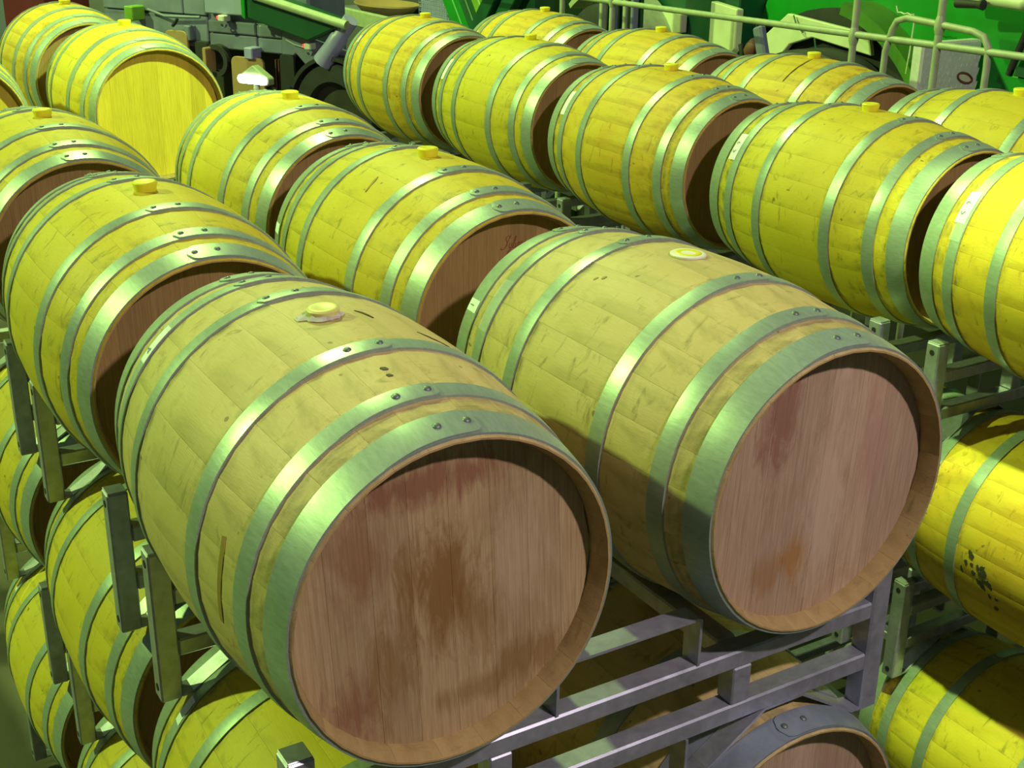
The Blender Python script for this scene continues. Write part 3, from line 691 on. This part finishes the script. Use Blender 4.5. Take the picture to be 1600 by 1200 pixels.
# trough, tan tray, white mesh crate
CV = root('metal_trough', (4.35, 9.0, FZ), 'long grey green metal trough beyond the farthest right stack barrel', 'trough', None, -PI/2)
boxo('bed', (-1.4, .95, .0, .6, Z(-.26), Z(-.20)), GREY, CV, .01)
boxo('side_lip', (-1.4, .95, -.04, .01, Z(-.30), Z(-.15)), RAILP, CV, .012)
boxo('side_lip', (-1.4, .95, .58, .62, Z(-.26), Z(-.12)), GREY, CV, .012)
for u in (-1.2, .2, .8):
    for v in (.0, .54): boxo('leg', (u-.03, u+.03, v, v+.05, 0, Z(-.26)), GREY, CV, .006)
bm = bmesh.new(); lathe(bm, [(.05, 0), (.20, .01), (.26, .07), (.27, .075), (.27, .085), (.245, .085), (.19, .03), (.05, .025)], 28); smooth(bm, 50)
tag(obj('tray', bm, None, (4.64, 9.45, -.20), m=TAN), 'round terracotta tray lying on the grey trough at top centre', 'tray').scale = (1, 1.7, 1.2)
MC = root('mesh_crate', (4.62, 8.42, -.20), 'white mesh crate on the grey trough beside the terracotta tray', 'crate', None, -PI/2)
boxo('liner', (-.30, .22, .01, .28, .01, .42), LILAC, MC, .01)
for i in range(14): boxo('wire', (-.31+.04*i, -.306+.04*i, -.004, .0, 0, .44), LGREY, MC, 0)
for i in range(12): boxo('wire', (-.31, .23, -.008, -.004, .03+.035*i, .034+.035*i), LGREY, MC, 0)

# grey grape press at top left (local x to the right in the picture, y away, z up)
GM = root('grey_machine', (2.7, 8.2, FZ), 'long grey machine with red lamps and work light behind the left stack', 'machine', None, -PI/3)
boxo('main_body', (-1.5, .70, .06, .55, Z(-.30), Z(.35)), GREY, GM, .02)
boxo('undercarriage', (-1.5, .70, .35, .55, 0, Z(-.30)), DARK, GM, .02)
boxo('side_panel', (-1.45, -.315, .03, .06, Z(-.25), Z(-.05)), GREY, GM, .008)
boxo('side_panel', (-1.45, -.56, .02, .06, Z(-.04), Z(.5)), GREY, GM, .008)
boxo('side_panel', (-.55, -.315, .02, .06, Z(-.04), Z(.5)), GREY, GM, .008)
boxo('control_panel', (-.29, .222, -.02, .06, Z(-.015), Z(.5)), LGREY, GM, .01)
boxo('side_plank', (-.30, .19, .02, .06, Z(-.165), Z(-.07)), GREY, GM, .01)
boxo('side_plank', (.20, .46, .02, .06, Z(-.17), Z(-.08)), GREY, GM, .01)
boxo('side_panel', (-.30, .19, .03, .06, Z(-.29), Z(-.175)), GREY, GM, .008)
boxo('side_panel', (.20, .46, .03, .06, Z(-.29), Z(-.18)), GREY, GM, .008)
prismo('end_plate', [(.46, Z(-.40)), (.47, Z(-.10)), (.60, Z(-.12)), (1.2, Z(-.25)), (1.25, Z(-.62)), (.78, Z(-.62)), (.70, Z(-.36)), (.60, Z(-.27))], .0, .06, GREY, GM, .008)
tubeo('edge_strip', [(.52, -.01, Z(-.17)), (.60, -.01, Z(-.20)), (.74, -.01, Z(-.225))], .006, LGREY, GM, 6)
prismo('hopper', [(.224, Z(.7)), (.235, Z(-.005)), (.84, Z(-.145)), (1.14, Z(-.02)), (1.16, Z(.02)), (.30, Z(.22)), (.30, Z(.7))], -.15, -.02, DGREEN, GM, .012)
prismo('hopper_edge', [(.215, Z(.7)), (.222, Z(.0)), (.258, Z(-.02)), (.262, Z(.7))], -.17, -.15, GREEN, GM, .004)
tubeo('rim_pipe', [(.30, -.19, Z(.185)), (.56, -.19, Z(.133)), (.97, -.19, Z(.052)), (1.24, -.19, Z(.0))], .035, RAILP, GM, 12)
bm = bmesh.new(); tube(bm, [(1.20, -.08, Z(.03)), (1.10, -.08, Z(-.09)), (1.09, -.08, Z(-.10)), (1.02, -.08, Z(-.185)), (.93, -.08, Z(-.30))], .06, 14, True, [.062, .060, .07, .07, .085]); bmesh.ops.recalc_face_normals(bm, faces=bm.faces); smooth(bm, 40)
obj('outlet_pipe', bm, GM, m=LILAC)
for u, z in ((-.105, -.035), (.745, -.195)):
    h = boxo('lamp_housing', (u-.01, u+.055, -.07, .02, Z(z-.03), Z(z+.02)), SILVER, GM, .008)
    bm = bmesh.new(); lathe(bm, [(.015, 0), (.015, .008), (.008, .014)], 12); obj('red_lamp', bm, h, (u-.012, -.055, Z(z)), (PI/2, 0, 0), REDL)
    ring_sector('lamp_bracket', .02, .028, 180, 360, -.06, -.03, u+.03, Z(z-.05), GREY, h, 10)
def rrect(x0, x1, z0, z1, r):
    out = []
    for cx, cz, a in ((x1-r, z1-r, 0), (x0+r, z1-r, 90), (x0+r, z0+r, 180), (x1-r, z0+r, 270)):
        for k in range(5): t = math.radians(a+90*k/4); out.append((cx+r*math.cos(t), cz+r*math.sin(t)))
    return out
prismo('tan_flap', rrect(-.012, .318, Z(-.70), Z(-.325), .05), -.06, -.035, TAN, GM, .004)
boxo('flap_mount', (.15, .235, -.09, .03, Z(-.335), Z(-.245)), LILAC, GM, .008)
prismo('tan_flap', rrect(-.70, -.46, Z(-.50), Z(-.165), .05), -.06, -.035, TAN, GM, .004)
boxo('flap_mount', (-.50, -.44, -.05, .03, Z(-.24), Z(-.12)), GREY, GM, .008)
prismo('mud_flap', rrect(-.42, -.29, Z(-.75), Z(-.24), .03), -.02, .02, RUBBER, GM, .003)
prismo('mud_flap', rrect(.46, .60, Z(-.75), Z(-.28), .03), -.03, -.005, RUBBER, GM, .003)
prismo('side_flap', rrect(-.255, -.22, Z(-.52), Z(-.27), .015), -.12, .0, TAN, GM, .003)
ring_sector('hose_coil', .09, .13, 0, 360, -.05, .02, -.19, Z(-.38), RUBBER, GM)
boxo('leaf_spring', (.33, .45, .1, .3, Z(-.75), Z(-.32)), DARK, GM, .01)
for u in (.345, .375, .405): boxo('rod', (u, u+.012, .05, .08, Z(-.75), Z(-.34)), RUST, GM, .002)
wheel(GM, 'tyre', 1.02, Z(-.68), .40, .3, -.08, DARK)
ring_sector('mudguard', .40, .43, 20, 175, -.12, .2, 1.02, Z(-.68), RUBBER, GM)
VW = tubeo('valve_wheel', [(.655+.045*math.cos(2*PI*k/20), -.06, Z(-.49)+.045*math.sin(2*PI*k/20)) for k in range(21)], .008, RUBBER, GM, 6)
for k in range(3):
    t = k*PI/3+.4; tubeo('spoke', [(.655+.04*math.cos(t), -.06, Z(-.49)+.04*math.sin(t)), (.655-.04*math.cos(t), -.06, Z(-.49)-.04*math.sin(t))], .005, RUBBER, VW, 6)
boxo('green_lit_block', (-1.075, -.98, -.12, .03, Z(-.11), Z(.005)), OLIVE, GM, .008)  # green light falling on the block is put into its colour
tubeo('pipe', [(-.9, -.02, Z(-.02)), (-.7, -.04, Z(-.06)), (-.5, -.03, Z(-.055)), (-.34, -.02, Z(-.05))], .012, GREY, GM, 8)
tubeo('latch', [(-.62, -.04, Z(-.13)), (-.58, -.06, Z(-.11)), (-.555, -.05, Z(-.07))], .014, RUBBER, GM, 8)
# work light on a stand in front of the machine
WL = root('work_light', (2.45, 7.95, FZ), 'glaring white work light on a stand in front of the tan flap', 'lamp', None, -PI/3)
boxo('foot', (.21, .53, -.1, .12, 0, .03), DARK, WL, .01)
tubeo('stand', [(.367, .02, .02), (.367, .02, Z(-.47))], .025, RAILP, WL)
prismo('housing', [(.22, Z(-.475)), (.515, Z(-.475)), (.515, Z(-.42)), (.367, Z(-.33)), (.22, Z(-.42))], -.02, .06, RAILP, WL, .008)
prismo('lens', rrect(.225, .51, Z(-.47), Z(-.405), .03), -.035, -.02, LENS, WL, .004)
# cabinets at far left
RC = root('red_cabinet', (1.42, 10.55, FZ), 'dark red cabinet in the top left corner behind the dull barrel', 'cabinet', None, -PI/3)
boxo('case', (-.05, .50, 0, .5, .05, Z(.3)), RED, RC, .015); boxo('plinth', (-.03, .48, .02, .48, 0, .05), DARK, RC, .005)
boxo('door', (-.04, .49, -.02, 0, .08, Z(.28)), RED, RC, .008)
GC = root('grey_cabinet', (1.05, 11.2, FZ), 'pale grey cabinet at the extreme top left corner', 'cabinet', None, -PI/3)
boxo('case', (-.6, .26, 0, .5, .05, Z(.2)), LGREY, GC, .015); boxo('plinth', (-.58, .24, .02, .48, 0, .05), DARK, GC, .005)
boxo('door', (-.59, .25, -.02, 0, .08, Z(.18)), LGREY, GC, .008)
# script burnt on the head of the second right barrel of the left stack
def script_strokes():
    S = [(.30, .86), (.26, .95), (.16, 1.0), (.06, .9), (.05, .75), (.13, .63), (.20, .5), (.20, .30), (.10, .12), (-.06, .05), (-.16, .10), (-.13, .18)]
    S2 = [(.36, 1.05), (.24, .62), (.10, .10)]
    y_ = [(.40, .45), (.39, .2), (.45, .12), (.54, .22), (.57, .45), (.52, .05), (.44, -.28), (.36, -.3), (.42, -.08), (.62, .12)]
    l_ = [(.62, .12), (.72, .45), (.76, .85), (.70, .9), (.68, .5), (.70, .12), (.78, .1)]
    v_ = [(.82, .42), (.86, .1), (.94, .2), (1.0, .44), (1.06, .40)]
    a_ = [(1.30, .42), (1.18, .45), (1.10, .28), (1.14, .1), (1.24, .16), (1.31, .42), (1.30, .12), (1.40, .14)]
    i_ = [(1.46, .42), (1.44, .14), (1.52, .12)]
    d_ = [(1.49, .60), (1.50, .63)]
    n_ = [(1.60, .40), (1.60, .1), (1.64, .3), (1.74, .42), (1.78, .3), (1.78, .12), (1.90, .16)]
    return [S, S2, y_, l_, v_, a_, i_, d_, n_]
def spl(p, n=5):
    out = []
    for i in range(len(p)-1):
        a, b, c, d = p[max(i-1, 0)], p[i], p[i+1], p[min(i+2, len(p)-1)]
        for k in range(n):
            t = k/n; out.append(tuple(.5*(2*b[j]+(c[j]-a[j])*t+(2*a[j]-5*b[j]+4*c[j]-d[j])*t*t+(3*b[j]-a[j]-3*c[j]+d[j])*t**3) for j in (0, 1)))
    return out+[p[-1]]
bm = bmesh.new(); sc_ = .036; bx, bz = -.016, .180
for st_ in script_strokes():
    pts = spl(st_)
    tube(bm, [(bx+sc_*(px_*1.15+.25*pz_), HY-.0003, bz+sc_*pz_+.0) for px_, pz_ in pts], .0011, 4)
bmesh.ops.recalc_face_normals(bm, faces=bm.faces)
o = obj('branded_script', bm, BD, (0, 0, RB), m=BRAND); o['label'] = 'red brown script branded on the head'
